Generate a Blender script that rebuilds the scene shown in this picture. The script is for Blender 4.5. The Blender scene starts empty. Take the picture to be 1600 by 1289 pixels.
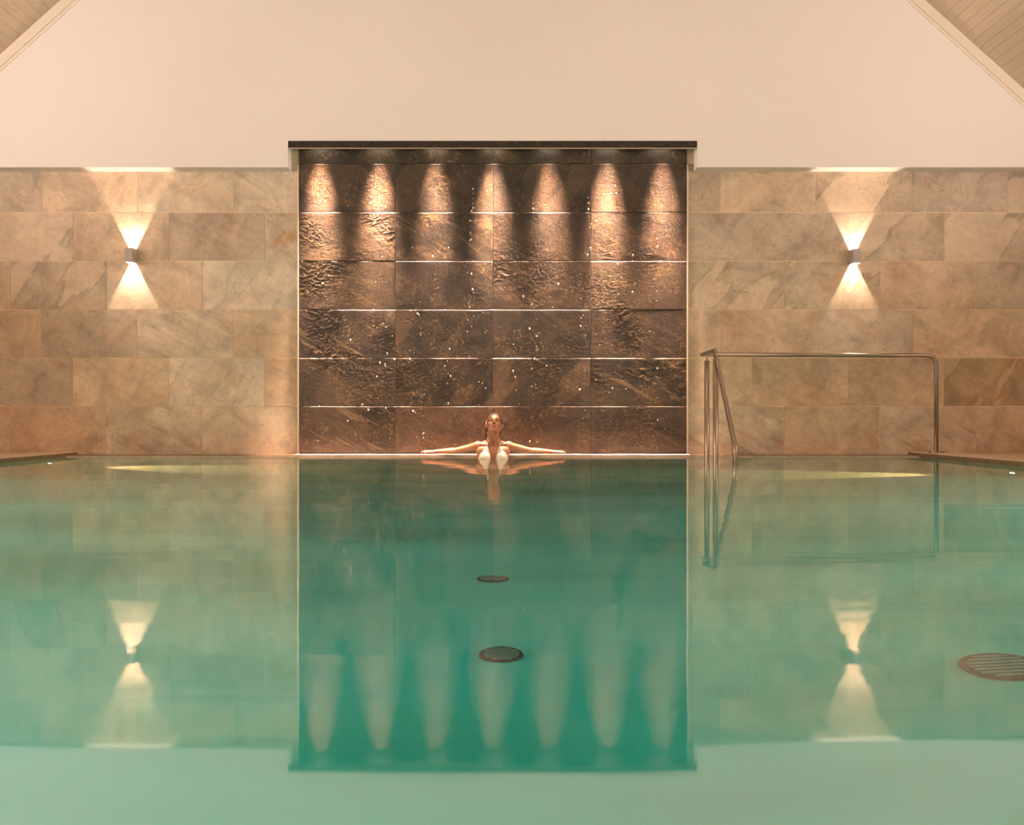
import bpy, bmesh, math, random
from mathutils import Vector, Matrix, noise
from mathutils.bvhtree import BVHTree
random.seed(7)
PI = math.pi
scn = bpy.context.scene
C = scn.collection

# ------------------------------------------------------------------ measures
F = 1848.0                       # focal length in pixels of a 1600 wide frame
EYE = 0.36
PX, PY = 770.0, 652.0
def X(px, d): return (px - PX) * d / F
def Z(py, d): return EYE + (PY - py) * d / F
D_WALL = 11.0; D_PANEL = 10.96; D_UP = 10.80

# ------------------------------------------------------------------ helpers
def link(o): C.objects.link(o); return o
def obj(name, bm, mats, parent=None, smooth=False, kind=None):
    me = bpy.data.meshes.new(name)
    bm.normal_update(); bm.to_mesh(me); bm.free()
    for m in (mats if isinstance(mats, (list, tuple)) else [mats]): me.materials.append(m)
    if smooth:
        for p in me.polygons: p.use_smooth = True
    o = link(bpy.data.objects.new(name, me))
    if parent: o.parent = parent
    if kind: o['kind'] = kind
    return o
def tag(o, label, cat, group=None, kind=None):
    o['label'] = label; o['category'] = cat
    if group: o['group'] = group
    if kind: o['kind'] = kind
    return o
def thing(name, label, cat, loc=(0, 0, 0), group=None):
    o = link(bpy.data.objects.new(name, None)); o.location = loc; o.empty_display_size = .1
    return tag(o, label, cat, group)
def box(bm, x0, x1, y0, y1, z0, z1, mi=0):
    v = [bm.verts.new(p) for p in ((x0,y0,z0),(x1,y0,z0),(x1,y1,z0),(x0,y1,z0),(x0,y0,z1),(x1,y0,z1),(x1,y1,z1),(x0,y1,z1))]
    fs = []
    for q in ((0,3,2,1),(4,5,6,7),(0,1,5,4),(1,2,6,5),(2,3,7,6),(3,0,4,7)):
        f = bm.faces.new([v[i] for i in q]); f.material_index = mi; fs.append(f)
    return v, fs
def bevel(bm, w, seg=2):
    bmesh.ops.bevel(bm, geom=bm.edges[:], offset=w, segments=seg, affect='EDGES', clamp_overlap=True)
def cyl(bm, c, r, h, axis='Z', seg=24, r2=None):
    rot = {'Z': Matrix(), 'X': Matrix.Rotation(PI/2, 4, 'Y'), 'Y': Matrix.Rotation(PI/2, 4, 'X')}[axis]
    return bmesh.ops.create_cone(bm, cap_ends=True, segments=seg, radius1=r, radius2=r if r2 is None else r2,
                                 depth=h, matrix=Matrix.Translation(c) @ rot)
def fillet(pts, r, n=8):
    out = [Vector(pts[0])]
    for i in range(1, len(pts)-1):
        a, b, c = Vector(pts[i-1]), Vector(pts[i]), Vector(pts[i+1])
        u, v = (a-b).normalized(), (c-b).normalized()
        rr = r[i] if isinstance(r, dict) and i in r else (0.05 if isinstance(r, dict) else r)
        p0, p1 = b+u*rr, b+v*rr
        for k in range(n+1):
            t = k/n
            out.append(p0*(1-t)**2 + b*2*t*(1-t) + p1*t*t)
    out.append(Vector(pts[-1])); return out
def tube(bm, pts, rad, seg=14, caps=True):
    """sweep; rad is a number or list of (rx, ry) per point"""
    pts = [Vector(p) for p in pts]; n = len(pts)
    rings = []; up = None
    for i, p in enumerate(pts):
        t = (pts[min(i+1, n-1)] - pts[max(i-1, 0)]).normalized()
        if up is None:
            ref = Vector((0, 0, 1)) if abs(t.z) < .9 else Vector((0, 1, 0))
            up = (ref - t*ref.dot(t)).normalized()
        else:
            up = (up - t*up.dot(t)).normalized()
        sd = t.cross(up)
        r = rad[i] if isinstance(rad, (list, tuple)) else rad
        rx, ry = r if isinstance(r, (list, tuple)) else (r, r)
        rings.append([bm.verts.new(p + sd*math.cos(2*PI*k/seg)*rx + up*math.sin(2*PI*k/seg)*ry) for k in range(seg)])
    for a, b in zip(rings, rings[1:]):
        for k in range(seg):
            bm.faces.new((a[k], a[(k+1) % seg], b[(k+1) % seg], b[k]))
    if caps:
        bm.faces.new(rings[0][::-1]); bm.faces.new(rings[-1])
    return rings

# ------------------------------------------------------------------ materials
def mat(name):
    m = bpy.data.materials.new(name); m.use_nodes = True
    nt = m.node_tree; nt.nodes.clear()
    return m, nt, nt.nodes, nt.links
def principled(name, col, rough=.5, metal=0.0, **kw):
    m, nt, N, L = mat(name)
    b = N.new('ShaderNodeBsdfPrincipled'); o = N.new('ShaderNodeOutputMaterial'); L.new(b.outputs[0], o.inputs[0])
    b.inputs['Base Color'].default_value = (*col, 1); b.inputs['Roughness'].default_value = rough
    b.inputs['Metallic'].default_value = metal
    for k, v in kw.items(): b.inputs[k.replace('_', ' ')].default_value = v
    return m, nt, N, L, b
def add_bump(N, L, b, scale, strength, dist=.01, detail=6, vec=None, rough=.6):
    t = N.new('ShaderNodeTexNoise'); t.inputs['Scale'].default_value = scale; t.inputs['Detail'].default_value = detail
    t.inputs['Roughness'].default_value = rough
    if vec is None:
        tc = N.new('ShaderNodeTexCoord'); vec = tc.outputs['Object']
    L.new(vec, t.inputs['Vector'])
    bp = N.new('ShaderNodeBump'); bp.inputs['Strength'].default_value = strength; bp.inputs['Distance'].default_value = dist
    L.new(t.outputs['Fac'], bp.inputs['Height']); L.new(bp.outputs[0], b.inputs['Normal'])
    return t, bp
def math_node(N, L, op, a, b=None, clamp=False):
    n = N.new('ShaderNodeMath'); n.operation = op; n.use_clamp = clamp
    for i, v in enumerate((a, b)):
        if v is None: continue
        if isinstance(v, (int, float)): n.inputs[i].default_value = v
        else: L.new(v, n.inputs[i])
    return n.outputs[0]
def ramp(N, L, fac, stops):
    r = N.new('ShaderNodeValToRGB'); L.new(fac, r.inputs[0])
    e = r.color_ramp.elements
    while len(e) < len(stops): e.new(.5)
    for el, (p, c) in zip(e, stops):
        el.position = p; el.color = (*c, 1) if isinstance(c, (tuple, list)) else (c, c, c, 1)
    return r.outputs[0]
def mixcol(N, L, fac, a, b, blend='MIX'):
    n = N.new('ShaderNodeMix'); n.data_type = 'RGBA'; n.blend_type = blend
    if isinstance(fac, (int, float)): n.inputs[0].default_value = fac
    else: L.new(fac, n.inputs[0])
    for i, v in ((6, a), (7, b)):
        if isinstance(v, tuple): n.inputs[i].default_value = (*v, 1)
        else: L.new(v, n.inputs[i])
    return n.outputs[2]
def stone(name, rough=.45, contrast=1.0, bump=.25, coat=0.0, dark=False):
    """natural stone print; per tile attributes: tint (colour) and style (vein, patch, rust) + seed"""
    m, nt, N, L, b = principled(name, (.5, .4, .3), rough)
    if dark: b.inputs['Specular IOR Level'].default_value = .4
    if coat:
        b.inputs['Coat Weight'].default_value = coat; b.inputs['Coat Roughness'].default_value = .12
    tint = N.new('ShaderNodeAttribute'); tint.attribute_name = 'tint'
    sty = N.new('ShaderNodeAttribute'); sty.attribute_name = 'style'
    sep = N.new('ShaderNodeSeparateColor'); L.new(sty.outputs['Color'], sep.inputs[0])
    uv = N.new('ShaderNodeAttribute'); uv.attribute_name = 'tuv'
    vec = uv.outputs['Vector']
    def noi(scale, detail, r, dist=0.0, v=vec):
        t = N.new('ShaderNodeTexNoise'); L.new(v, t.inputs['Vector'])
        t.inputs['Scale'].default_value = scale; t.inputs['Detail'].default_value = detail
        t.inputs['Roughness'].default_value = r; t.inputs['Distortion'].default_value = dist
        return t.outputs['Fac']
    big = noi(3.2, 10, .68, .5)
    fine = noi(20, 10, .75, .3)
    col = mixcol(N, L, 1.0, tint.outputs['Color'], ramp(N, L, big, [(.38, max(.12, 1-.24*contrast)), (.5, 1.0), (.62, 1+.20*contrast)]), 'MULTIPLY')
    col = mixcol(N, L, 1.0, col, ramp(N, L, fine, [(.38, max(.2, 1-.09*contrast)), (.5, 1.0), (.64, 1+.08*contrast)]), 'MULTIPLY')
    # hue drift : warm ochre against grey
    hue = noi(1.7, 5, .55, .5)
    warm = (.75, .42, .18) if not dark else (.075, .048, .022)
    col = mixcol(N, L, math_node(N, L, 'MULTIPLY', ramp(N, L, hue, [(.48, 0.0), (.72, 1.0)]), .30 if not dark else .5), col, warm, 'MIX' if dark else 'MULTIPLY')
    # diagonal veins
    mp = N.new('ShaderNodeMapping'); mp.inputs['Scale'].default_value = (1.6, 13, 1)
    mr = N.new('ShaderNodeMapping'); mr.inputs['Rotation'].default_value = (0, 0, math.radians(30)); L.new(vec, mr.inputs['Vector'])
    L.new(mr.outputs[0], mp.inputs['Vector'])
    vein = noi(1.0, 7, .62, .35, mp.outputs[0])
    vm = math_node(N, L, 'MULTIPLY', ramp(N, L, vein, [(.30, 1.0), (.46, 0.0)]), sep.outputs[0])
    col = mixcol(N, L, math_node(N, L, 'MULTIPLY', vm, .7), col, (.46, .38, .28) if not dark else (.15, .12, .1), 'MULTIPLY')
    vl = math_node(N, L, 'MULTIPLY', ramp(N, L, vein, [(.55, 0.0), (.68, 1.0)]), sep.outputs[0])
    col = mixcol(N, L, math_node(N, L, 'MULTIPLY', vl, .3), col, (.9, .8, .62) if not dark else (.30, .2, .1))
    # sharp edged lighter sheet of stone crossing the tile
    mp2 = N.new('ShaderNodeMapping'); mp2.inputs['Scale'].default_value = (.7, 2.2, 1)
    mr2 = N.new('ShaderNodeMapping'); mr2.inputs['Rotation'].default_value = (0, 0, math.radians(-52)); L.new(vec, mr2.inputs['Vector'])
    L.new(mr2.outputs[0], mp2.inputs['Vector'])
    sheet = noi(1.1, 6, .5, .2, mp2.outputs[0])
    sm = math_node(N, L, 'MULTIPLY', ramp(N, L, sheet, [(.525, 0.0), (.54, 1.0)]), sep.outputs[1])
    col = mixcol(N, L, math_node(N, L, 'MULTIPLY', sm, .22), col, (1.0, .78, .56) if not dark else (.13, .08, .04))
    se = math_node(N, L, 'MULTIPLY', ramp(N, L, sheet, [(.485, 0.0), (.523, 1.0), (.53, 0.0)]), sep.outputs[1])
    col = mixcol(N, L, math_node(N, L, 'MULTIPLY', se, .35), col, (.5, .38, .26), 'MULTIPLY')
    # pits and crackle in clusters
    pit = noi(42, 5, .7, 1.2); clus = noi(3.2, 3, .5)
    pm = math_node(N, L, 'MULTIPLY', ramp(N, L, pit, [(.36, 1.0), (.46, 0.0)]), ramp(N, L, clus, [(.52, 0.0), (.64, 1.0)]))
    col = mixcol(N, L, math_node(N, L, 'MULTIPLY', pm, .6), col, (.40, .27, .16), 'MULTIPLY')
    if dark:
        gf = math_node(N, L, 'MULTIPLY', ramp(N, L, noi(24, 6, .75, 1.5), [(.52, 0.0), (.60, 1.0)]), ramp(N, L, noi(3.6, 4, .6, .5), [(.47, 0.0), (.60, 1.0)]))
        col = mixcol(N, L, math_node(N, L, 'MULTIPLY', gf, .65), col, (.17, .105, .048))
    # rust stain
    rs = math_node(N, L, 'MULTIPLY', ramp(N, L, noi(2.1, 7, .6, .3), [(.60, 0.0), (.64, 1.0)]), sep.outputs[2])
    col = mixcol(N, L, math_node(N, L, 'MULTIPLY', rs, .75), col, (.50, .24, .07) if not dark else (.10, .065, .032))
    L.new(col, b.inputs['Base Color'])
    bp = N.new('ShaderNodeBump'); bp.inputs['Strength'].default_value = bump; bp.inputs['Distance'].default_value = .006
    hh = math_node(N, L, 'ADD', fine, math_node(N, L, 'MULTIPLY', pit, .5))
    hh = math_node(N, L, 'ADD', hh, math_node(N, L, 'MULTIPLY', noi(90, 3, .6), .25))
    L.new(hh, bp.inputs['Height']); L.new(bp.outputs[0], b.inputs['Normal'])
    if coat: 
        L.new(bp.outputs[0], b.inputs['Coat Normal'])
        L.new(ramp(N, L, fine, [(.3, .55), (.7, .22)]), b.inputs['Roughness'])
    return m
M_TILE = stone('sandstone_tile', .5, 1.0, .22)
M_SLATE = stone('wet_slate_tile', .38, 2.6, .9, coat=.22, dark=True)
M_GROUT = principled('pale_grout', (.88, .70, .50), .8)[0]
M_GROUTD = principled('dark_grout', (.010, .006, .004), .7)[0]
m, nt, N, L, b = principled('plaster', (.82, .77, .745), .85); add_bump(N, L, b, 120, .12, .002); M_PLASTER = m
m, nt, N, L, b = principled('painted_board', (.80, .70, .60), .6); add_bump(N, L, b, 30, .05, .002); M_BOARD = m
m, nt, N, L, b = principled('ceiling_plank', (.66, .52, .38), .7)
t, bp = add_bump(N, L, b, 8, .08, .003)
tc = N.new('ShaderNodeTexCoord'); mp = N.new('ShaderNodeMapping'); mp.inputs['Scale'].default_value = (12, .6, 12)
L.new(tc.outputs['Object'], mp.inputs[0]); g = N.new('ShaderNodeTexNoise'); g.inputs['Scale'].default_value = 3; g.inputs['Detail'].default_value = 5
L.new(mp.outputs[0], g.inputs[0]); L.new(ramp(N, L, g.outputs['Fac'], [(.3, (.60, .47, .36)), (.7, (.66, .52, .40))]), b.inputs['Base Color'])
M_PLANK = m
m, nt, N, L, b = principled('header_slate', (.055, .04, .028), .35)
t, bp = add_bump(N, L, b, 25, .3, .004, 8)
L.new(ramp(N, L, t.outputs['Fac'], [(.35, (.010, .007, .005)), (.52, (.026, .018, .011)), (.68, (.05, .034, .02))]), b.inputs['Base Color']); M_HEAD = m
M_STEEL, nt, N, L, b = principled('brushed_steel', (.40, .33, .27), .28, 1.0)
mp = N.new('ShaderNodeTexCoord'); add_bump(N, L, b, 300, .04, .001)
M_STRIP = principled('edge_profile_metal', (.85, .74, .62), .35, .6)[0]
M_ALU = principled('grey_lamp_enamel', (.42, .355, .34), .5, .0)[0]
M_INNER = principled('lamp_inner_white', (.8, .78, .74), .6)[0]
M_BLACK = principled('dark_plastic', (.02, .022, .022), .5)[0]
m, nt, N, L, b = principled('deck_tile', (.50, .38, .27), .45)
t, bp = add_bump(N, L, b, 6, .1, .003, 8)
L.new(ramp(N, L, t.outputs['Fac'], [(.3, (.42, .31, .21)), (.7, (.60, .47, .34))]), b.inputs['Base Color']); M_DECK = m
m, nt, N, L, b = principled('wet_coping_edge', (.14, .085, .05), .2)
t, bp = add_bump(N, L, b, 18, .15, .003, 8)
L.new(ramp(N, L, t.outputs['Fac'], [(.3, (.10, .06, .035)), (.7, (.22, .14, .085))]), b.inputs['Base Color']); M_EDGE = m
m, nt, N, L, b = principled('pale_wet_ledge', (.62, .50, .40), .3)
t, bp = add_bump(N, L, b, 14, .15, .002, 8)
L.new(ramp(N, L, t.outputs['Fac'], [(.35, (.42, .30, .22)), (.7, (.56, .42, .32))]), b.inputs['Base Color']); M_LEDGE = m
# pool lining: pale green mosaic
m, nt, N, L, b = principled('pool_mosaic', (.45, .72, .62), .4)
tc = N.new('ShaderNodeTexCoord'); br = N.new('ShaderNodeTexNoise'); br.inputs['Scale'].default_value = .9; br.inputs['Detail'].default_value = 4
mp = N.new('ShaderNodeMapping'); mp.inputs['Scale'].default_value = (.55, 1.2, 1); L.new(tc.outputs['Object'], mp.inputs[0]); L.new(mp.outputs[0], br.inputs['Vector'])
L.new(ramp(N, L, br.outputs['Fac'], [(.36, (.30, .58, .48)), (.5, (.42, .74, .62)), (.66, (.50, .84, .76))]), b.inputs['Base Color']); M_POOL = m
def emis(name, col, s):
    m, nt, N, L = mat(name); e = N.new('ShaderNodeEmission'); o = N.new('ShaderNodeOutputMaterial')
    e.inputs[0].default_value = (*col, 1); e.inputs[1].default_value = s; L.new(e.outputs[0], o.inputs[0]); return m
M_LENS = emis('lit_lens', (1, .78, .52), 12)
M_UWLENS = emis('lit_pool_lens', (1, .9, .62), 60)
# water
m, nt, N, L = mat('pool_water')
out = N.new('ShaderNodeOutputMaterial'); mix = N.new('ShaderNodeMixShader'); fr = N.new('ShaderNodeFresnel')
rf = N.new('ShaderNodeBsdfRefraction'); gl = N.new('ShaderNodeBsdfGlossy'); va = N.new('ShaderNodeVolumeAbsorption')
rf.inputs['IOR'].default_value = 1.33; rf.inputs['Roughness'].default_value = 0.0
gl.inputs['Roughness'].default_value = .035; gl.inputs['Color'].default_value = (1, 1, 1, 1)
fr.inputs['IOR'].default_value = 2.9
tc = N.new('ShaderNodeTexCoord'); mp = N.new('ShaderNodeMapping'); mp.inputs['Scale'].default_value = (.55, 1.6, 1)
L.new(tc.outputs['Object'], mp.inputs[0])
n1 = N.new('ShaderNodeTexNoise'); n1.inputs['Scale'].default_value = 1.3; n1.inputs['Detail'].default_value = 3; n1.inputs['Roughness'].default_value = .45
L.new(mp.outputs[0], n1.inputs['Vector'])
bp = N.new('ShaderNodeBump'); bp.inputs['Strength'].default_value = 1.0; bp.inputs['Distance'].default_value = .0022
L.new(n1.outputs['Fac'], bp.inputs['Height'])
for s in (rf, gl, fr): L.new(bp.outputs[0], s.inputs['Normal'])
L.new(fr.outputs[0], mix.inputs[0]); L.new(rf.outputs[0], mix.inputs[1]); L.new(gl.outputs[0], mix.inputs[2])
va.inputs['Color'].default_value = (.46, .945, .945, 1); va.inputs['Density'].default_value = 1.0
L.new(mix.outputs[0], out.inputs['Surface']); L.new(va.outputs[0], out.inputs['Volume'])
M_WATER = m; GLOSSNODE = gl
m, nt, N, L = mat('water_drop')
g = N.new('ShaderNodeBsdfGlossy'); g.inputs['Roughness'].default_value = .1; g.inputs['Color'].default_value = (1, .93, .85, 1)
d = N.new('ShaderNodeBsdfDiffuse'); d.inputs[0].default_value = (.8, .75, .7, 1); mx = N.new('ShaderNodeMixShader'); mx.inputs[0].default_value = .6
o = N.new('ShaderNodeOutputMaterial'); L.new(d.outputs[0], mx.inputs[1]); L.new(g.outputs[0], mx.inputs[2]); L.new(mx.outputs[0], o.inputs[0]); M_DROP = m

# ------------------------------------------------------------------ tiled walls
def tile_attrs(bm):
    return (bm.loops.layers.float_color.new('tint'), bm.loops.layers.float_color.new('style'), bm.loops.layers.float_color.new('tuv'))
def put_attrs(faces, lay, tint, style, org, seed):
    for f in faces:
        for lp in f.loops:
            lp[lay[0]] = (*tint, 1); lp[lay[1]] = (*style, 1)
            co = lp.vert.co
            lp[lay[2]] = (co.x - org[0] + seed*3.7, co.z - org[1] + seed*1.9, seed*.77, 1)
TINT = {'g': (.50, .405, .30), 't': (.60, .455, .31), 'l': (.66, .54, .39), 'v': (.62, .51, .38), 'w': (.64, .55, .43),
        'd': (.44, .32, .19), 'p': (.52, .42, .30), 'y': (.62, .485, .33)}
STY = {'g': (.35, .25, 0), 't': (.4, 0, .2), 'l': (.45, .2, 0), 'v': (1, 0, .9), 'w': (.3, .6, 0), 'd': (.3, .8, .4), 'p': (.2, 1, 0), 'y': (.4, .3, .1)}
rowz = [Z(y, D_WALL) for y in (332, 408, 484, 559, 635)]
PITCH = 149.7
rows = [  # z0, z1, joint px left, string left part, joint px right, string right part
    (rowz[0], 2.72, 66, {-1: 'g', 0: 't', 1: 'l', 2: 'v'}, 1125, {-1: 'g', 0: 't', 1: 'p', 2: 'g', 3: 'p'}),
    (rowz[1], rowz[0], 115, {-1: 'p', 0: 't', 1: 'g', 2: 'v'}, 1175, {-1: 'g', 0: 'g', 1: 'p', 2: 'p', 3: 't'}),
    (rowz[2], rowz[1], 17, {-1: 't', 0: 'p', 1: 'l', 2: 'w'}, 1225, {-1: 'p', 0: 'p', 1: 't', 2: 'g'}),
    (rowz[3], rowz[2], 65, {-1: 't', 0: 'g', 1: 'v', 2: 'y'}, 1127, {-1: 't', 0: 't', 1: 'g', 2: 't', 3: 'y'}),
    (rowz[4], rowz[3], 114, {-1: 'g', 0: 'y', 1: 'w', 2: 't'}, 1175, {-1: 'y', 0: 't', 1: 't', 2: 'd', 3: 't'}),
    (.0, rowz[4], 16, {-1: 't', 0: 't', 1: 'v', 2: 'l'}, 1225, {-1: 'v', 0: 't', 1: 'v', 2: 't'}),
]
bm = bmesh.new(); lay = tile_attrs(bm)
box(bm, -6, 6, D_WALL+.001, D_WALL+.2, -.1, 7.9, 0)
G = .0035
seed = 1
for (z0, z1, jl, sl, jr, sr) in rows:
    for side in (0, 1):
        j, s = (jl, sl) if side == 0 else (jr, sr)
        k = -8
        while k < 10:
            xa, xb = X(j + k*PITCH, D_WALL), X(j + (k+1)*PITCH, D_WALL)
            if side == 0: xb2 = min(xb, -1.78); xa2 = max(xa, -5.85)
            else: xa2 = max(xa, 1.78); xb2 = min(xb, 5.85)
            if xb2 - xa2 > .03 and (side == 1 or xa < -1.78) and (side == 0 or xb > 1.78):
                kind = s.get(k, random.choice('gtlvyp')); seed += 1
                j_ = random.uniform(.93, 1.07)
                ti = tuple(c*j_*k_ for c, k_ in zip(TINT[kind], (1.0, 1.0, 1.03)))
                v, fs = box(bm, xa2+G, xb2-G, D_WALL-.004, D_WALL+.001, z0+G, z1-G, 1)
                put_attrs(fs, lay, ti, STY[kind], (xa, z0), seed*1.37)
            k += 1
wall = obj('wall_back', bm, [M_GROUT, M_TILE], kind='structure')

# dark slate panel with real relief
ti0 = thing('water_wall', 'tall dark wet slate tiled wall panel with water trickling down it, behind the bather', 'water wall', (0, D_PANEL, .03))
bm = bmesh.new(); lay = tile_attrs(bm)
pw = 1.797
box(bm, -pw, pw, D_PANEL+.012, D_WALL-.005, .0, 3.25, 0)
pz = [.028, .461, .909, 1.356, 1.807, 2.258, 2.709, 2.86]
pxs = [-pw, -.9015, 0, .9045, pw]
DT = {  # rows from the bottom: tints of four tiles
 0: [(.085,.052,.034), (.20,.125,.088), (.12,.07,.036), (.085,.052,.034)],
 1: [(.11,.08,.05), (.062,.037,.018), (.068,.045,.028), (.085,.055,.03)],
 2: [(.12,.085,.06), (.075,.05,.028), (.062,.042,.027), (.11,.068,.037)],
 3: [(.13,.085,.045), (.105,.073,.05), (.125,.078,.055), (.125,.075,.046)],
 4: [(.16,.10,.06), (.085,.055,.032), (.125,.08,.052), (.17,.105,.065)],
 5: [(.20,.125,.085), (.11,.075,.05), (.105,.068,.045), (.13,.08,.05)],
 6: [(.05,.033,.022)]*4}
DS = {0: ['v','g','w','w'], 1: ['g','p','p','v'], 2: ['v','p','g','t'], 3: ['t','g','t','g'], 4: ['t','v','t','t'], 5: ['t','p','p','p'], 6: ['g']*4}
for r in range(7):
    for c in range(4):
        seed += 1
        x0, x1, z0, z1 = pxs[c]+.0014, pxs[c+1]-.0014, pz[r]+.0013, pz[r+1]-.0013
        nx = max(8, int((x1-x0)/.0062)); nz = max(6, int((z1-z0)/.0062))
        off = -.0012 - random.uniform(0, .0003) - (.0009 if (r, c) in ((5, 3), (4, 0), (3, 3), (4, 2)) else 0)
        amp = {'t': .0050, 'v': .0042, 'g': .0024, 'p': .0034, 'w': .0055}[DS[r][c]] * (1.0 if r < 5 else .45)
        grid = []
        for iz in range(nz+1):
            row = []
            for ix in range(nx+1):
                x = x0+(x1-x0)*ix/nx; z = z0+(z1-z0)*iz/nz
                p = Vector((x*1.0+seed*2.3, z*1.2, seed*.9))
                n = noise.noise(p*2.2)*.4
                cr = max(0, min(1, noise.noise(p*2.6+Vector((5, 1, 2)))*2.2+.25))
                q = Vector((p.x*24+noise.noise(p*9)*1.8, p.z, p.y*32+noise.noise(p*10+Vector((3, 3, 3)))*1.8))
                fl = 1-abs(noise.noise(q))*2.6; fl = max(0, fl-.35)
                n3 = noise.noise(p*60)*.5
                h = amp*(n*.12 + cr*(fl*.95 + n3*.6 - .4))
                e = min(ix, nx-ix, iz, nz-iz)
                y = D_PANEL + off - h
                row.append(bm.verts.new((x, y, z)))
            grid.append(row)
        fs = []
        for iz in range(nz):
            for ix in range(nx):
                f = bm.faces.new((grid[iz][ix], grid[iz][ix+1], grid[iz+1][ix+1], grid[iz+1][ix])); f.material_index = 1; f.smooth = True; fs.append(f)
        # edges back to the bed
        def skirt(line):
            lo = [bm.verts.new((v.co.x, D_PANEL+.0125, v.co.z)) for v in line]
            for a, b_, c_, d_ in zip(line, line[1:], lo[1:], lo):
                f = bm.faces.new((a, d_, c_, b_)); f.material_index = 1; fs.append(f)
        skirt(grid[0]); skirt(grid[-1][::-1]); skirt([g_[0] for g_ in grid][::-1]); skirt([g_[-1] for g_ in grid])
        j_ = random.uniform(.92, 1.08)
        put_attrs(fs, lay, tuple(c_*j_*k_ for c_, k_ in zip(DT[r][c], (.21, .185, .155))), STY[DS[r][c]], (x0, z0), seed*1.37)
pan = obj('slate_tiles', bm, [M_GROUTD, M_SLATE], ti0); pan.matrix_parent_inverse = Matrix.Translation((0, -D_PANEL, -.03))
for s in (-1, 1):
    bm = bmesh.new(); box(bm, s*pw+min(0, s*.012), s*pw+max(0, s*.012), D_PANEL-.014, D_WALL-.004, .02, 2.70); bevel(bm, .002)
    o = obj('edge_profile', bm, M_STRIP, ti0); o['label'] = 'pale metal edge profile'; o.matrix_parent_inverse = Matrix.Translation((0, -D_PANEL, -.03))

# droplets running over the slate
bm = bmesh.new()
cols = [590, 603, 640, 660, 701, 734, 737, 760, 806, 833, 838, 905, 909, 921, 1025, 1027, 498, 545, 655, 870, 960, 990]
dots = []
for cx in cols:
    n = random.randint(2, 7); y0 = random.uniform(275, 620)
    for k in range(n):
        dots.append((cx+random.uniform(-3, 3), y0 + k*random.uniform(9, 22)))
dots += [(739,295),(739,302),(739,310),(739,318),(739,325),(833,309),(833,318),(833,326),(919,309),(919,317),(701,387),(644,387),(597,401),(600,388),(604,356),(918,398),(904,372),(1027,386),(1026,455),(1026,470),(732,474),(734,480),(731,500),(730,518),(838,499),(908,497),(832,651),(833,666),(605,552),(603,511),(699,599),(699,615),(733,557)]
for _ in range(90):
    dots.append((random.gauss(random.choice(cols), 14), random.uniform(340, 700)))
for (px, py) in dots:
    if not (472 < px < 1068 and 262 < py < 703): continue
    big = random.random() < .3
    r = random.uniform(.0052, .0075) if big else random.uniform(.0026, .0042)
    dd = D_PANEL-.016
    mtx = Matrix.Translation((X(px, dd), dd, Z(py, dd))) @ Matrix.Diagonal((1, 1, random.uniform(1, 1.7), 1))
    bmesh.ops.create_icosphere(bm, subdivisions=2, radius=r, matrix=mtx)
o = obj('water_droplets', bm, M_DROP, smooth=True)
tag(o, 'glistening water droplets trickling down the dark slate panel', 'water droplets', kind='stuff')

# ------------------------------------------------------------------ upper gable wall (plaster, standing proud of the tiles)
zb = Z(261.3, D_UP); zt = Z(220, D_UP); ox0, ox1 = X(450, D_UP), X(1089.5, D_UP)
TH = .03
def roofz(x): return 7.70 - .9*abs(x)
bm = bmesh.new()
def prism_xz(bm, pts, y0, y1):
    a = [bm.verts.new((x, y0, z)) for x, z in pts]; b_ = [bm.verts.new((x, y1, z)) for x, z in pts]
    n = len(pts); bm.faces.new(a); bm.faces.new(b_[::-1])
    for i in range(n): bm.faces.new((a[i], b_[i], b_[(i+1) % n], a[(i+1) % n]))
W = 5.8
prism_xz(bm, [(-W, zb), (ox0, zb), (ox0, zt), (-W, zt)], D_UP, D_UP+TH)
prism_xz(bm, [(ox1, zb), (W, zb), (W, zt), (ox1, zt)], D_UP, D_UP+TH)
prism_xz(bm, [(-W, zt), (W, zt), (0, 7.8)], D_UP, D_UP+TH)
box(bm, -W, ox0, D_UP+TH, D_WALL-.0045, zb, zb+TH)           # underside of the overhang
box(bm, ox1, W, D_UP+TH, D_WALL-.0045, zb, zb+TH)
box(bm, ox0-TH, ox0, D_UP+TH, D_WALL-.0045, zb+TH, zt+.25)   # reveals of the opening
box(bm, ox1, ox1+TH, D_UP+TH, D_WALL-.0045, zb+TH, zt+.25)
bmesh.ops.remove_doubles(bm, verts=bm.verts[:], dist=1e-5)
obj('wall_upper', bm, M_PLASTER, kind='structure')

# header over the panel, with a lamp slot against the wall
hd = thing('stone_header', 'dark slate lintel across the top of the wet panel, hiding a row of spotlights', 'lintel', (0, D_UP, zt-.075))
inv = Matrix.Translation((0, -D_UP, -(zt-.075)))
zh = Z(232.5, D_UP)
bm = bmesh.new(); box(bm, ox0+.001, ox1-.001, D_UP-.004, D_UP+.02, zh, zt-.001); bevel(bm, .003)
o = obj('fascia', bm, M_HEAD, hd); o.matrix_parent_inverse = inv
bm = bmesh.new(); box(bm, ox0+.001, ox1-.001, D_UP+.02, D_UP+.036, zh+.002, zh+.020)
o = obj('soffit', bm, M_HEAD, hd); o.matrix_parent_inverse = inv
bm = bmesh.new(); box(bm, ox0+.004, ox1-.004, D_UP-.010, D_UP-.004, zh-.0005, zh+.006)
o = obj('edge_trim', bm, M_STRIP, hd); o.matrix_parent_inverse = inv; o['label'] = 'thin metal edge line'

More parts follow.
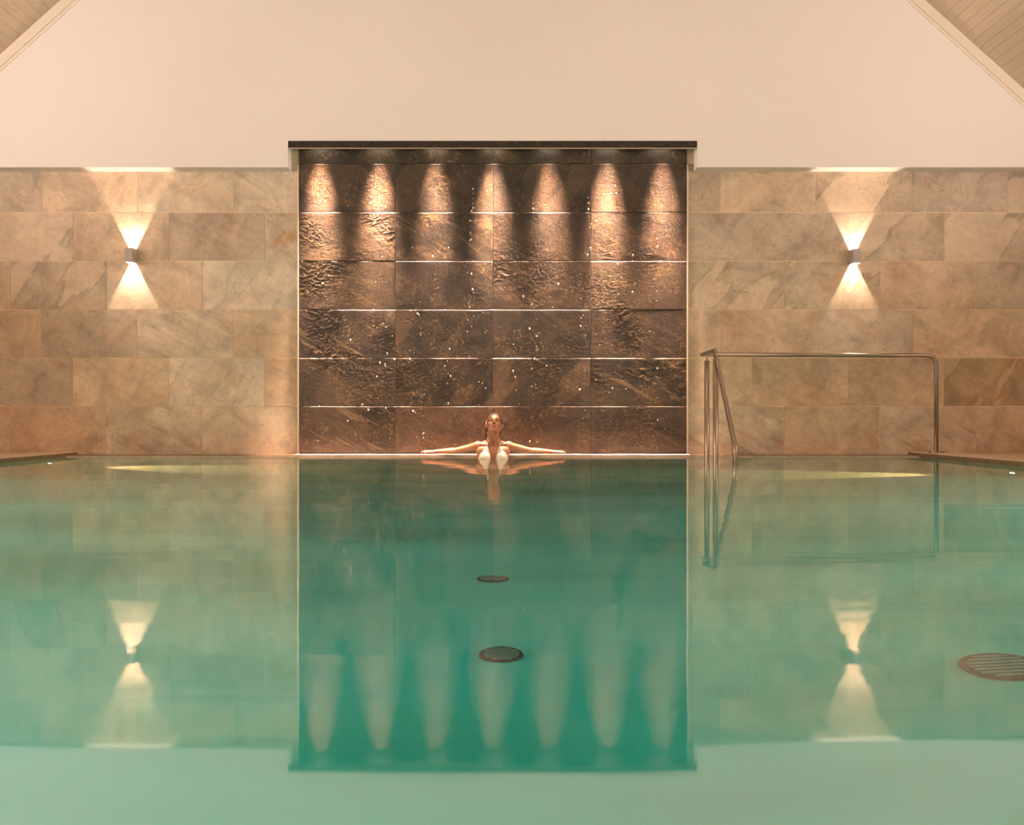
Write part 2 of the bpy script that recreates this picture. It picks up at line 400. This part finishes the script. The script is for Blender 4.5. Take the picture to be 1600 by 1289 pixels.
# seven downlights in the slot
lampx = [500.5, 592, 681, 770, 858.5, 948, 1035]
power = [1.05, 1.2, .70, 1.0, .70, 1.25, .9]
posn = ['at the left end of', 'second from the left in', 'third from the left in', 'in the middle of', 'third from the right in', 'second from the right in', 'at the right end of']
SPOTP = 40
def spot(name, loc, target, watts, col, angle, blend, rad, parent=None):
    l = bpy.data.lights.new(name, 'SPOT'); l.energy = watts; l.color = col; l.spot_size = math.radians(angle); l.spot_blend = blend; l.shadow_soft_size = rad
    o = link(bpy.data.objects.new(name, l))
    d = Vector(target)-Vector(loc); q = d.to_track_quat('-Z', 'Y')
    if parent:
        o.parent = parent; o.location = Vector(loc)-parent.location
    else: o.location = loc
    o.rotation_euler = q.to_euler(); return o
LZ = zh + .065
for i, (px, pwr) in enumerate(zip(lampx, power)):
    yl = D_PANEL - .080
    x = X(px, D_PANEL)
    t_ = thing('downlight', 'small downlight %s the row under the dark lintel' % posn[i], 'downlight', (x, yl, LZ), 'downlights in the lintel')
    bm = bmesh.new(); cyl(bm, (0, 0, .045), .056, .07); 
    bmesh.ops.scale(bm, verts=bm.verts, vec=(1.9, 1, 1)); obj('lamp_body', bm, M_ALU, t_)
    bm = bmesh.new(); cyl(bm, (0, 0, .006), .05, .008); bmesh.ops.scale(bm, verts=bm.verts, vec=(1.9, 1, 1)); obj('lens', bm, M_LENS, t_)
    l = bpy.data.lights.new('beam', 'AREA'); l.shape = 'ELLIPSE'; l.size = .20; l.size_y = .095; l.energy = SPOTP*pwr; l.color = (1, .66, .47); l.spread = math.radians(27)
    o = link(bpy.data.objects.new('beam', l)); o.parent = t_; o.location = (0, 0, .0)

# ------------------------------------------------------------------ sconces
SC = 1.0
def sconce(px, py, label):
    d = D_WALL-.067; x = X(px, d); z = Z(py, d)
    t_ = thing('wall_sconce', label, 'wall lamp', (x, D_WALL-.004, z), 'up and down lights on the stone wall')
    w, h, dp, th = .033, .066, .125, .004
    bm = bmesh.new()
    box(bm, -w, -w+th, -dp, -.002, -h, h); box(bm, w-th, w, -dp, -.002, -h, h)
    box(bm, -w+th, w-th, -dp, -dp+th, -h, h)
    obj('housing', bm, M_ALU, t_)
    bm = bmesh.new(); box(bm, -w+th, w-th, -.006, 0, -.05, .05); box(bm, -.006, .006, -.05, -.006, -.003, .003); obj('mounting_plate', bm, M_INNER, t_)
    bm = bmesh.new(); bmesh.ops.create_uvsphere(bm, u_segments=12, v_segments=8, radius=.008); bmesh.ops.translate(bm, verts=bm.verts, vec=(0, -.062, 0))
    ob = obj('bulb', bm, M_LENS, t_, smooth=True)
    for sgn in (1, -1):
        spot('beam', (x, D_WALL-.004-.066, z+sgn*.006), (x, D_WALL-.004-.066, z+sgn), 85, (1, .72, .53), 150, .3, .004, t_)
sconce(204.5, 399.5, 'grey box-shaped up and down wall lamp on the tiles left of the dark panel')
sconce(1336, 401, 'grey box-shaped up and down wall lamp above the handrail, right of the dark panel')

# ------------------------------------------------------------------ room shell
for s, nm in ((-1, 'left'), (1, 'right')):
    bm = bmesh.new(); box(bm, min(s*W, s*(W+.2)), max(s*W, s*(W+.2)), -4, 11.2, -.1, roofz(W)+.3)
    obj('wall_'+nm, bm, M_PLASTER, kind='structure')
    # sloping plank ceiling : boards with grooves running along the room
    bm = bmesh.new(); nb = 66; prof = []
    L_ = W*math.sqrt(1+.81); pitchb = .0875; n_ = int(L_/pitchb)+1
    dx, dz = math.cos(math.atan(.9)), -math.sin(math.atan(.9))
    nx_, nz_ = -dz, dx
    for k in range(n_):
        a = k*pitchb; b2 = (k+1)*pitchb
        for u, dpt in ((a+.002, 0), (b2-.002, 0), (b2, .0035)):
            prof.append((s*(u*dx + nx_*dpt), 7.70+u*dz + nz_*dpt))
    va_ = [bm.verts.new((x, -4, z)) for x, z in prof]; vb_ = [bm.verts.new((x, D_UP, z)) for x, z in prof]
    for i in range(len(prof)-1): bm.faces.new((va_[i], va_[i+1], vb_[i+1], vb_[i]) if s < 0 else (va_[i+1], va_[i], vb_[i], vb_[i+1]))
    # backing slab
    q = [(0, 7.75), (s*(W+.4), roofz(W+.4)+.05), (s*(W+.4), roofz(W+.4)+.25), (0, 7.95)]
    prism_xz(bm, q, -4.1, 11.2)
    obj('ceiling' if s < 0 else 'ceiling_right', bm, M_PLANK, kind='structure')
    # cover moulding along the gable
    bm = bmesh.new()
    def mould(off0, off1, y0, y1):
        pts = []
        for u in (0, L_-.02):
            for o_ in (off0, off1): pts.append((s*(u*dx - nx_*o_), 7.70+u*dz-nz_*o_))
        prism_xz(bm, [pts[0], pts[1], pts[3], pts[2]], y0, y1)
    mould(.0, .082, D_UP-.035, D_UP)
    mould(.082, .105, D_UP-.014, D_UP)
    obj('trim_1' if s < 0 else 'trim_2', bm, M_BOARD, kind='structure')
bm = bmesh.new(); box(bm, -6, 6, -4.2, -4, -.1, 8); obj('wall_front', bm, M_PLASTER, kind='structure')

# pool basin, decks, ledge
PXH, PY0, PY1, DEP, DK = 3.86, .25, 10.70, -1.32, .035
bm = bmesh.new(); box(bm, -PXH-.1, PXH+.1, PY0-.1, PY1+.1, DEP-.1, DEP); obj('pool_floor', bm, M_POOL, kind='structure')
for nm, bx in (('left', (-PXH-.1, -PXH, PY0-.1, PY1+.1)), ('right', (PXH, PXH+.1, PY0-.1, PY1+.1)), ('back', (-PXH, PXH, PY1, PY1+.1)), ('front', (-PXH, PXH, PY0-.1, PY0))):
    bm = bmesh.new(); box(bm, *bx, DEP, -.045); obj('pool_wall_'+nm, bm, M_POOL, kind='structure')
bm = bmesh.new()
box(bm, -W, -PXH-.03, -4, 11, -.045, DK); box(bm, PXH+.03, W, -4, 11, -.045, DK); box(bm, -PXH-.03, PXH+.03, -4, PY0-.03, -.045, DK)
obj('floor', bm, M_DECK, kind='structure')
bm = bmesh.new()
box(bm, -PXH-.03, -PXH, PY0-.03, 10.995, -.045, DK-.002); box(bm, PXH, PXH+.03, PY0-.03, 10.995, -.045, DK-.002); box(bm, -PXH, PXH, PY0-.03, PY0, -.045, DK-.002)
obj('pool_coping', bm, M_EDGE, kind='structure')
bm = bmesh.new(); box(bm, -PXH, PXH, PY1+.014, 10.995, -.045, .018)
obj('pool_ledge', bm, M_EDGE, kind='structure')
bm = bmesh.new(); box(bm, -PXH, PXH, PY1, PY1+.014, -.045, .0135); box(bm, -1.80, 1.80, PY1+.016, D_PANEL-.014, .0175, .0215)  # pale slab before the panel has the downlights' brightness put into its colour
obj('pool_ledge_lip', bm, M_LEDGE, kind='structure')
# water body
bm = bmesh.new(); box(bm, -PXH-.005, PXH+.005, PY0-.005, PY1+.005, DEP-.03, 0)
o = obj('pool_water', bm, M_WATER); tag(o, 'still teal green pool water filling the foreground and mirroring the wall', 'water', kind='stuff')

# floor inlets
def inlet(px, py, w, label):
    tn = (py-PY)/F; e = EYE/tn
    th_t = math.asin(math.cos(math.atan(tn))/1.33)
    yy = e + (-DEP)*math.tan(th_t); xx = (px-PX)/F*yy
    t_ = thing('floor_drain', label, 'drain', (xx, yy, DEP), 'round drains in the pool floor')
    bm = bmesh.new(); cyl(bm, (0, 0, .006), w, .012, seg=36, r2=w*.93); obj('rim', bm, M_BLACK, t_)
    bm = bmesh.new()
    for k in range(-3, 4):
        hw = math.sqrt(max(0, .8**2-(k*.22)**2))*w
        if hw > 0: box(bm, -hw, hw, k*.22*w-.05*w, k*.22*w+.05*w, .012, .016)
    obj('grille', bm, M_ALU, t_)
inlet(770, 905, .058, 'dark round drain in the pool floor, farther one straight in front of the bather')
inlet(783, 1023, .062, 'dark round drain in the pool floor, nearer one straight in front of the bather')
inlet(1566, 1066, .105, 'large dark drain in the pool floor at the right edge of the picture')

# underwater lamps
UW = (1, .86, .5)
def uwlamp(s, y, z, label, show=True):
    t_ = thing('pool_lamp', label, 'pool lamp', (s*PXH, y, z), 'underwater lamps in the side walls')
    bm = bmesh.new(); cyl(bm, (-s*.008, 0, 0), .07, .016, 'X', 32); obj('bezel', bm, M_STEEL, t_, smooth=False)
    bm = bmesh.new(); cyl(bm, (-s*.019, 0, 0), .036, .006, 'X', 24); obj('lens', bm, M_UWLENS, t_)
    return t_
UWP = 17.5
for s in (-1, 1):
    for y in (1.2, 3.4, 5.6, 7.7):  # out-of-frame pool lamps, added to light the water evenly
        side = 'left' if s < 0 else 'right'
        order = {1.2: 'nearest the camera', 3.4: 'second from the camera', 5.6: 'third from the camera', 7.7: 'fourth from the camera'}[y]
        t_ = uwlamp(s, y, -.55, 'round underwater lamp in the %s pool wall, %s' % (side, order))
        l = bpy.data.lights.new('glow', 'AREA'); l.shape = 'DISK'; l.size = .16; l.energy = UWP*{1.2: 1.3, 3.4: 1.35, 5.6: 1.0, 7.7: .3}[y]; l.color = (.85, 1, .85)
        o = link(bpy.data.objects.new('glow', l)); o.parent = t_; o.location = (-s*.04, 0, 0)
        o.rotation_euler = Vector((-s, 0, -.12)).to_track_quat('-Z', 'Y').to_euler()
tl = uwlamp(-1, 10.26, -.92, 'round lit underwater lamp in the left pool wall near the far corner')
tr = uwlamp(1, 8.75, -1.05, 'round lit underwater lamp in the right pool wall beyond the handrail post')
spot('beam', (-3.80, 10.2, -.85), (-2.25, 9.75, DEP), 3000, (1, .10, .04), 48, .5, .02, tl)
spot('beam', (3.80, 8.8, -.95), (2.3, 8.9, DEP), 3000, (1, .10, .04), 44, .5, .02, tr)

# ------------------------------------------------------------------ handrail
hr = thing('pool_handrail', 'polished steel tube handrail running from the right deck and sloping down into the water', 'handrail', (X(1463, 10.82), 10.82, DK))
def rel(p): return Vector(p) - hr.location
hx, xr = X(1463, 10.82), 1.90
RR = .0195
pts = [(hx, 10.82, DK), (hx, 10.82, .925), (xr, 10.72, .930)]
bm = bmesh.new(); tube(bm, [rel(p) for p in fillet(pts, {1: .10, 2: .02})][:-1] + [rel((xr, 10.72, .930))], RR)
obj('top_rail', bm, M_STEEL, hr, smooth=True)
bm = bmesh.new(); pts = [(xr, 10.74, .930), (xr, 10.12, .935), (xr, 9.27, .13), (xr, 9.24, -.55)]
tube(bm, [rel(p) for p in fillet(pts, {1: .015, 2: .07})], RR); obj('sloping_rail', bm, M_STEEL, hr, smooth=True)
for y_ in (10.44, 10.03):
    bm = bmesh.new(); tube(bm, [rel((xr-.01, y_, -1.0)), rel((xr-.01, y_, .86))], .0225)
    o = obj('post', bm, M_STEEL, hr, smooth=False)
    for p in o.data.polygons: p.use_smooth = len(p.vertices) == 4
    bm = bmesh.new(); tube(bm, [rel((xr-.01, y_, .855)), rel((xr-.005, y_, .93))], .006, 10); obj('bracket', bm, M_STEEL, o, smooth=True)
bm = bmesh.new(); cyl(bm, (0, 0, .008), .075, .016, seg=36); bevel(bm, .002); obj('base_plate', bm, M_STEEL, hr)

# ------------------------------------------------------------------ added room fill (out of the frame): made-up light troughs along both side walls
COVE_FILL = 432
for s in (-1, 1):
    nm = 'left' if s < 0 else 'right'
    t_ = thing('wall_light_trough', 'long lit trough lamp running along the %s side wall' % nm, 'wall lamp', (s*W, 4.0, 2.2))
    bm = bmesh.new(); a, c = sorted((-s*.02, -s*.14)); box(bm, a, c, -5.3, 5.3, -.05, -.03)
    a, c = sorted((-s*.13, -s*.14)); box(bm, a, c, -5.3, 5.3, -.03, .01)
    a, c = sorted((0, -s*.02)); box(bm, a, c, -5.3, 5.3, -.06, .03); obj('trough', bm, M_ALU, t_)
    l = bpy.data.lights.new('glow', 'AREA'); l.shape = 'RECTANGLE'; l.size = 10.2; l.size_y = .10
    l.energy = COVE_FILL*(1.03 if s < 0 else .80); l.color = (1, .80, .69)
    o = link(bpy.data.objects.new('glow', l)); o.parent = t_; o.location = (-s*.09, 0, .03)
    o.rotation_euler = Vector((-s*.75, 0, .66)).to_track_quat('-Z', 'Y').to_euler()
# three made-up spots on a ridge rail, added to light the wall and bather
rail = thing('spotlight_track', 'three spotlights on a rail high under the roof', 'spotlight', (0, 8.2, 6.0))
bm = bmesh.new(); box(bm, -1.6, 1.6, -.02, .02, .10, .13)
for x_ in (-1.4, 1.4): box(bm, x_-.008, x_+.008, -.008, .008, .13, roofz(x_)-6.0)
obj('rail', bm, M_ALU, rail)
for x_, tx, ty, tz, pw_, an_ in ((-1.3, -.9, 10.8, .8, 55, 62), (1.3, 1.0, 10.8, .8, 55, 62), (0, .0, 10.42, .24, 100, 7)):
    bm = bmesh.new(); cyl(bm, (x_, 0, .04), .05, .12); obj('lamp_head', bm, M_ALU, rail)
    spot('beam', (x_, 8.2, 5.95), (tx, ty, tz), pw_, (1, .68, .46), an_, .8, .05, rail)

# ------------------------------------------------------------------ the bather
M_SKIN, nt, N, L, b = principled('skin', (.62, .36, .24), .42)
b.inputs['Subsurface Weight'].default_value = .08; b.inputs['Subsurface Radius'].default_value = (.02, .008, .004); b.inputs['Subsurface Scale'].default_value = .3
a_ = N.new('ShaderNodeAttribute'); a_.attribute_name = 'skin'; L.new(a_.outputs['Color'], b.inputs['Base Color'])
b.inputs['Coat Weight'].default_value = .12; b.inputs['Coat Roughness'].default_value = .25
M_HAIR, nt, N, L, b = principled('wet_blonde_hair', (.22, .12, .06), .35)
tc = N.new('ShaderNodeTexCoord'); mp = N.new('ShaderNodeMapping'); mp.inputs['Scale'].default_value = (60, 8, 8); L.new(tc.outputs['Object'], mp.inputs[0])
hn = N.new('ShaderNodeTexNoise'); hn.inputs['Scale'].default_value = 2; L.new(mp.outputs[0], hn.inputs['Vector'])
L.new(ramp(N, L, hn.outputs['Fac'], [(.35, (.05, .024, .012)), (.65, (.19, .10, .05))]), b.inputs['Base Color'])
bp = N.new('ShaderNodeBump'); bp.inputs['Strength'].default_value = .5; bp.inputs['Distance'].default_value = .003; L.new(hn.outputs['Fac'], bp.inputs['Height']); L.new(bp.outputs[0], b.inputs['Normal'])
M_BIKINI, nt, N, L, b = principled('cream_swim_fabric', (.86, .76, .64), .7); add_bump(N, L, b, 200, .1, .001)

BX, BY = .004, 10.40
HEADC = Vector((.012, .045, .292))        # relative to the bather origin at the waterline
HT = Matrix.Translation(HEADC) @ Matrix.Rotation(math.radians(-3), 4, 'Z') @ Matrix.Rotation(math.radians(-27), 4, 'X') @ Matrix.Diagonal((.91, .95, .96, 1))
HI = HT.inverted()
bm = bmesh.new()
def ell(c, r, rot=None, M=Matrix(), sub=3):
    mt = M @ Matrix.Translation(c) @ (rot or Matrix()) @ Matrix.Diagonal((*r, 1))
    return bmesh.ops.create_icosphere(bm, subdivisions=sub, radius=1, matrix=mt)['verts']
# torso rings (x radius, y radius)
tor = [((0, .03, -.36), .150, .105), ((0, .03, -.30), .158, .108), ((0, .035, -.22), .138, .095), ((0, .04, -.14), .120, .085), ((0, .045, -.07), .125, .090),
       ((0, .05, 0), .140, .100), ((0, .055, .05), .150, .098), ((0, .06, .09), .150, .080), ((0, .062, .118), .115, .062), ((0, .064, .140), .052, .048), ((0, .065, .16), .042, .045)]
rings = []
for c, rx, ry in tor:
    rings.append([bm.verts.new((c[0]+rx*math.copysign(abs(math.cos(t))**.85, math.cos(t)), c[1]+ry*math.copysign(abs(math.sin(t))**.85, math.sin(t)), c[2])) for t in [2*PI*k/32 for k in range(32)]])
for a, b2 in zip(rings, rings[1:]):
    for k in range(32): bm.faces.new((a[k], a[(k+1) % 32], b2[(k+1) % 32], b2[k]))
bm.faces.new(rings[0][::-1]); bm.faces.new(rings[-1])
# neck
tube(bm, [(0, .07, .08), (0, .062, .14), (.004, .050, .19), (.008, .045, .235), (.010, .06, .29)], [(.06, .055), (.044, .047), (.040, .046), (.042, .048), (.045, .05)], 20)
for s in (-1, 1):   # neck tendons, trapezius, collar bones, chest
    tube(bm, [(s*.048, .055, .235), (s*.032, .018, .17), (s*.012, -.012, .118)], [.012, .012, .009], 10)
    tube(bm, [(s*.028, .085, .175), (s*.06, .085, .135), (s*.12, .075, .108)], [(.024, .022), (.026, .024), (.026, .026)], 12)
    tube(bm, [(s*.016, -.012, .112), (s*.07, .0, .118), (s*.135, .04, .125)], [.009, .009, .009], 10)
    ell((s*.074, -.045, -.005), (.062, .060, .064)); ell((s*.085, -.005, .055), (.06, .045, .05))
    ell((s*.136, .065, .102), (.043, .044, .047))
# arms : shoulder, elbow, wrist on the ledge
hand_root = {}
for s in (-1, 1):
    S, E, Wr = Vector((s*.142, .07, .098)), Vector((s*.335, .262, .056)), Vector((s*.520, .375, .050))
    def lerp(a, b, t): return a*(1-t)+b*t
    P, R = [], []
    for t, r in ((0, .043), (.2, .040), (.45, .037), (.7, .033), (.9, .030)): P.append(lerp(S, E, t)); R.append((r, r))
    for t, r in ((.03, .030), (.2, .033), (.45, .029), (.75, .022), (1, .018)):
        P.append(lerp(E, Wr, t)); R.append((r*1.0, r*.92))
    tube(bm, P, R, 18)
    d = (Wr-E).normalized(); d.z = 0; d.normalize(); sd = Vector((-d.y, d.x, 0))*s   # thumb side points to -y..
    Hc = Wr + d*.045; Hc.z = .045
    rotm = Matrix.Rotation(math.atan2(d.y, d.x), 4, 'Z')
    ell(Hc, (.052, .040, .0145), rotm)
    hand_root[s] = (Wr, d)
    tube(bm, [Wr, Wr+d*.03+Vector((0, 0, -.004))], [(.024, .015), (.032, .014)], 14)
    for k, (off, ln) in enumerate(((-.030, .062), (-.010, .073), (.011, .070), (.030, .054))):
        base = Hc + d*.036 + sd*off*.95
        dv = (d + sd*off*4.5).normalized()
        p1 = base + dv*ln*.45 + Vector((0, 0, .005)); p2 = base + dv*ln*.78 + Vector((0, 0, -.003)); p3 = base + dv*ln*1.0 + Vector((0, 0, -.012))
        tube(bm, [base - dv*.012, base, p1, p2, p3], [.0085, .0085, .0080, .0074, .0060], 10)
    tb = Hc - d*.012 - sd*.030*1.0 if True else None
    dv = (d*.65 - sd*.75).normalized()
    tube(bm, [tb + sd*.01, tb + dv*.022, tb + dv*.045 + Vector((0, 0, -.004)), tb + (dv*.8+d*.35)*.064 + Vector((0, 0, -.010))], [.012, .0105, .009, .007], 10)
# pelvis and legs below the water, standing on the pool floor, knees slightly bent
for s in (-1, 1):
    ell((s*.075, .065, -.40), (.085, .095, .10))
    P = [(s*.085, .04, -.38), (s*.095, -.02, -.52), (s*.098, -.07, -.68), (s*.098, -.105, -.80), (s*.098, -.085, -.90), (s*.098, -.03, -1.05), (s*.098, .015, -1.18), (s*.098, .03, -1.25)]
    tube(bm, P, [.088, .084, .068, .054, .050, .052, .038, .034], 20)
    tube(bm, [(s*.098, .06, -1.275), (s*.10, .0, -1.275), (s*.106, -.09, -1.29), (s*.11, -.16, -1.298)], [(.03, .034), (.036, .036), (.042, .024), (.036, .014)], 14)
    for k in range(5):
        x_ = s*(.082 + k*.0135); y_ = -.165 + k*.007
        ell((x_, y_-.012, -1.302), (.0085 if k else .011, .022, .009), sub=2)
# head, built in its own frame: -y is the face, z up, origin mid head
def skull():
    for c_, r_ in (((0, .018, .030), (.074, .090, .084)), ((0, -.012, -.018), (.060, .072, .078))):
        b2 = bmesh.new()
        bmesh.ops.create_icosphere(b2, subdivisions=4, radius=1, matrix=Matrix.Translation(c_) @ Matrix.Diagonal((*r_, 1)))
        for v in b2.verts:
            p = v.co.copy()
            if p.y < 0:
                for s in (-1, 1):       # eye sockets
                    p.y += .014*math.exp(-(((p.x-s*.031)/.020)**2 + ((p.z-.012)/.014)**2))
                p.x *= 1 - .06*math.exp(-((p.z+.03)/.03)**2)
            v.co = HT @ p
        t_ = bpy.data.meshes.new('t'); b2.to_mesh(t_); b2.free(); bm.from_mesh(t_); bpy.data.meshes.remove(t_)
skull()
ell((0, -.055, -.083), (.030, .028, .022), M=HT)              # chin
ell((0, -.045, -.065), (.040, .040, .030), M=HT)              # lower jaw
for s in (-1, 1):
    tube(bm, [HT @ Vector(p) for p in ((s*.056, .008, -.03), (s*.046, -.012, -.064), (s*.022, -.054, -.090))], [.014, .014, .013], 10)   # jaw line
    ell((s*.040, -.055, -.014), (.022, .020, .016), M=HT)     # cheek bone
    ell((s*.031, -.070, .012), (.0150, .0115, .0100), M=HT)   # closed eyelid
    tube(bm, [HT @ Vector(p) for p in ((s*.010, -.082, .027), (s*.030, -.080, .033), (s*.050, -.064, .028))], [.006, .0065, .005], 8)   # brow
    ell((s*.0110, -.092, -.022), (.0080, .0100, .0070), M=HT) # nostril wing
    ell((s*.075, .018, -.002), (.008, .018, .030), Matrix.Rotation(math.radians(-10), 4, 'X'), M=HT)  # ear
tube(bm, [HT @ Vector(p) for p in ((0, -.078, .026), (0, -.090, .008), (0, -.104, -.012), (0, -.100, -.024))], [.0085, .0085, .0105, .0090], 12)  # nose
ell((0, -.0830, -.046), (.023, .0105, .0058), M=HT); ell((0, -.0815, -.0555), (.020, .0115, .0068), M=HT)   # lips
me = bpy.data.meshes.new('tmp'); bm.to_mesh(me); bm.free()
tmp = link(bpy.data.objects.new('tmp', me))
rm = tmp.modifiers.new('r', 'REMESH'); rm.mode = 'VOXEL'; rm.voxel_size = .0040; rm.use_smooth_shade = True
sm_ = tmp.modifiers.new('s', 'SMOOTH'); sm_.iterations = 4; sm_.factor = .5
dg = bpy.context.evaluated_depsgraph_get(); dg.update()
body_me = bpy.data.meshes.new_from_object(tmp.evaluated_get(dg)); body_me.name = 'body'
bpy.data.objects.remove(tmp)
body_me.materials.clear(); body_me.materials.append(M_SKIN)
body_me.shade_smooth()
ca = body_me.color_attributes.new('skin', 'FLOAT_COLOR', 'POINT')
base = Vector((.50, .225, .13))
for i, v in enumerate(body_me.vertices):
    c = base.copy(); p = HI @ v.co
    if v.co.z > .2 and p.y < -.04:
        for s in (-1, 1):
            if abs(p.z-(.0060 + 9*(p.x-s*.031)**2)) < .0030 and abs(p.x-s*.031) < .017: c = Vector((.10, .045, .03))       # closed lash line
            if abs(p.z-.033) < .0042 and .010 < abs(p.x) < .050: c = Vector((.30, .15, .08))                     # eyebrow
            if (p.x-s*.010)**2+(p.z+.029)**2 < .0042**2: c = Vector((.20, .08, .05))
            k = math.exp(-(((p.x-s*.040)/.018)**2+((p.z+.02)/.016)**2)); c = c.lerp(Vector((.60, .22, .13)), .4*k)
        if abs(p.x) < .025 and abs(p.z+.0505) < .0110*(1-(abs(p.x)/.027)**2): c = Vector((.52, .17, .12))
        if abs(p.x) < .022 and abs(p.z+.0510) < .0018: c = Vector((.16, .04, .03))
    ca.data[i].color = (*c, 1)
woman = thing('person', 'person in a cream halter bikini leaning back against the pool ledge with arms spread', 'person', (BX, BY, 0))
body = link(bpy.data.objects.new('body', body_me)); body.parent = woman

# clothing cut from the body surface
def patch(name, test, off, mat_, parent, label=None, thick=.0025):
    b_ = bmesh.new(); vm = {}
    for p in body_me.polygons:
        c = p.center
        if test(c, p.normal):
            vs = []
            for vi in p.vertices:
                if vi not in vm:
                    v = body_me.vertices[vi]; vm[vi] = b_.verts.new(v.co + v.normal*off)
                vs.append(vm[vi])
            b_.faces.new(vs)
    o = obj(name, b_, mat_, parent, smooth=True)
    s_ = o.modifiers.new('t', 'SOLIDIFY'); s_.thickness = thick; s_.offset = 0
    if label: o['label'] = label
    return o
def tri(px, pz, A, B, Cc):
    def sg(p, q, r): return (p[0]-r[0])*(q[1]-r[1]) - (q[0]-r[0])*(p[1]-r[1])
    d1, d2, d3 = sg((px, pz), A, B), sg((px, pz), B, Cc), sg((px, pz), Cc, A)
    return not (min(d1, d2, d3) < 0 and max(d1, d2, d3) > 0)
for s in (-1, 1):
    patch('bikini_cup', lambda c, n, s=s: c.y < .035 and n.y < .25 and -.052 < c.z < .14 and tri(s*c.x, c.z, (.056, .122), (.012, -.052), (.158, -.052)), .0025, M_BIKINI, woman)
patch('bikini_band', lambda c, n: -.062 < c.z < -.045 and abs(c.x) < .17 and c.y < .2 and (abs(c.x) < .155), .0025, M_BIKINI, woman)
patch('bikini_bottom', lambda c, n: -.50 < c.z < -.335 and abs(c.x) < .19 and (c.z > -.345 - .15*(1-min(1, abs(c.x)/.17)) - .0 or (abs(c.x) < .035)), .003, M_BIKINI, woman)
bvh = BVHTree.FromPolygons([v.co for v in body_me.vertices], [tuple(p.vertices) for p in body_me.polygons])
def snap(p, off):
    loc, nr, _, _ = bvh.find_nearest(Vector(p)); return loc + nr*off
for s in (-1, 1):
    bm = bmesh.new()
    ctrl = [(s*.056, -.02, .112), (s*.055, .005, .135), (s*.053, .035, .158), (s*.050, .07, .178), (s*.042, .105, .192), (s*.012, .125, .195)]
    pts = []
    for a, b2 in zip(ctrl, ctrl[1:]):
        for k in range(6): pts.append(snap(Vector(a).lerp(Vector(b2), k/6), .003))
    tube(bm, pts, [(.0065, .0035)]*len(pts), 8); obj('halter_strap', bm, M_BIKINI, woman, smooth=True)
# hair: slicked back cap plus wet length behind the neck
bm = bmesh.new()
bmesh.ops.create_icosphere(bm, subdivisions=5, radius=1, matrix=HT @ Matrix.Translation((0, .022, .030)) @ Matrix.Diagonal((.0795, .0955, .0915, 1)))
dele = []
for v in bm.verts:
    p = HI @ v.co
    hl = .078 - 14.0*p.x*p.x - 900*abs(p.x)**4       # hairline height on the brow
    if (p.y < -.015 and p.z < hl) or (p.y < .012 and p.z < .0 ) or p.z < -.045: dele.append(v)
    else:
        n_ = noise.noise(Vector((p.x*90, p.y*12, p.z*12)))
        v.co = HT @ (p*(1+.012*n_))
bmesh.ops.delete(bm, geom=dele, context='VERTS')
cap = obj('hair', bm, M_HAIR, woman, smooth=True)
s_ = cap.modifiers.new('t', 'SOLIDIFY'); s_.thickness = .006; s_.offset = -1
bm = bmesh.new()
for x0_, x1_, z1_, r_ in ((-.072, -.060, .165, .016), (-.060, -.072, .130, .015), (.068, .062, .20, .013), (-.03, -.02, .15, .03), (.03, .02, .15, .028), (0, 0, .14, .03)):
    tube(bm, [HEADC+Vector((x0_*.92, .055, .035)), HEADC+Vector((x0_, .062, -.03)), Vector((x1_, .115, .215)), Vector((x1_*1.05, .128, z1_))], [r_*.7, r_, r_*.85, r_*.35], 12)
hl_ = obj('wet_hair_lengths', bm, M_HAIR, cap, smooth=True)

# ------------------------------------------------------------------ camera, world, colour
cam = bpy.data.cameras.new('camera'); co = link(bpy.data.objects.new('camera', cam))
co.location = (0, 0, EYE); co.rotation_euler = (PI/2, 0, 0)
cam.sensor_fit = 'HORIZONTAL'; cam.sensor_width = 36; cam.lens = 36*F/1600
cam.shift_x = (800-PX)/1600; cam.shift_y = -(644.5-PY)/1600*1.0
cam.clip_start = .02
scn.camera = co
w = bpy.data.worlds.new('w'); scn.world = w; w.use_nodes = True
w.node_tree.nodes['Background'].inputs[0].default_value = (.02, .012, .008, 1)
vs = scn.view_settings; vs.view_transform = 'Standard'; vs.look = 'None'; vs.gamma = 1; vs.use_curve_mapping = False; vs.exposure = 0.0
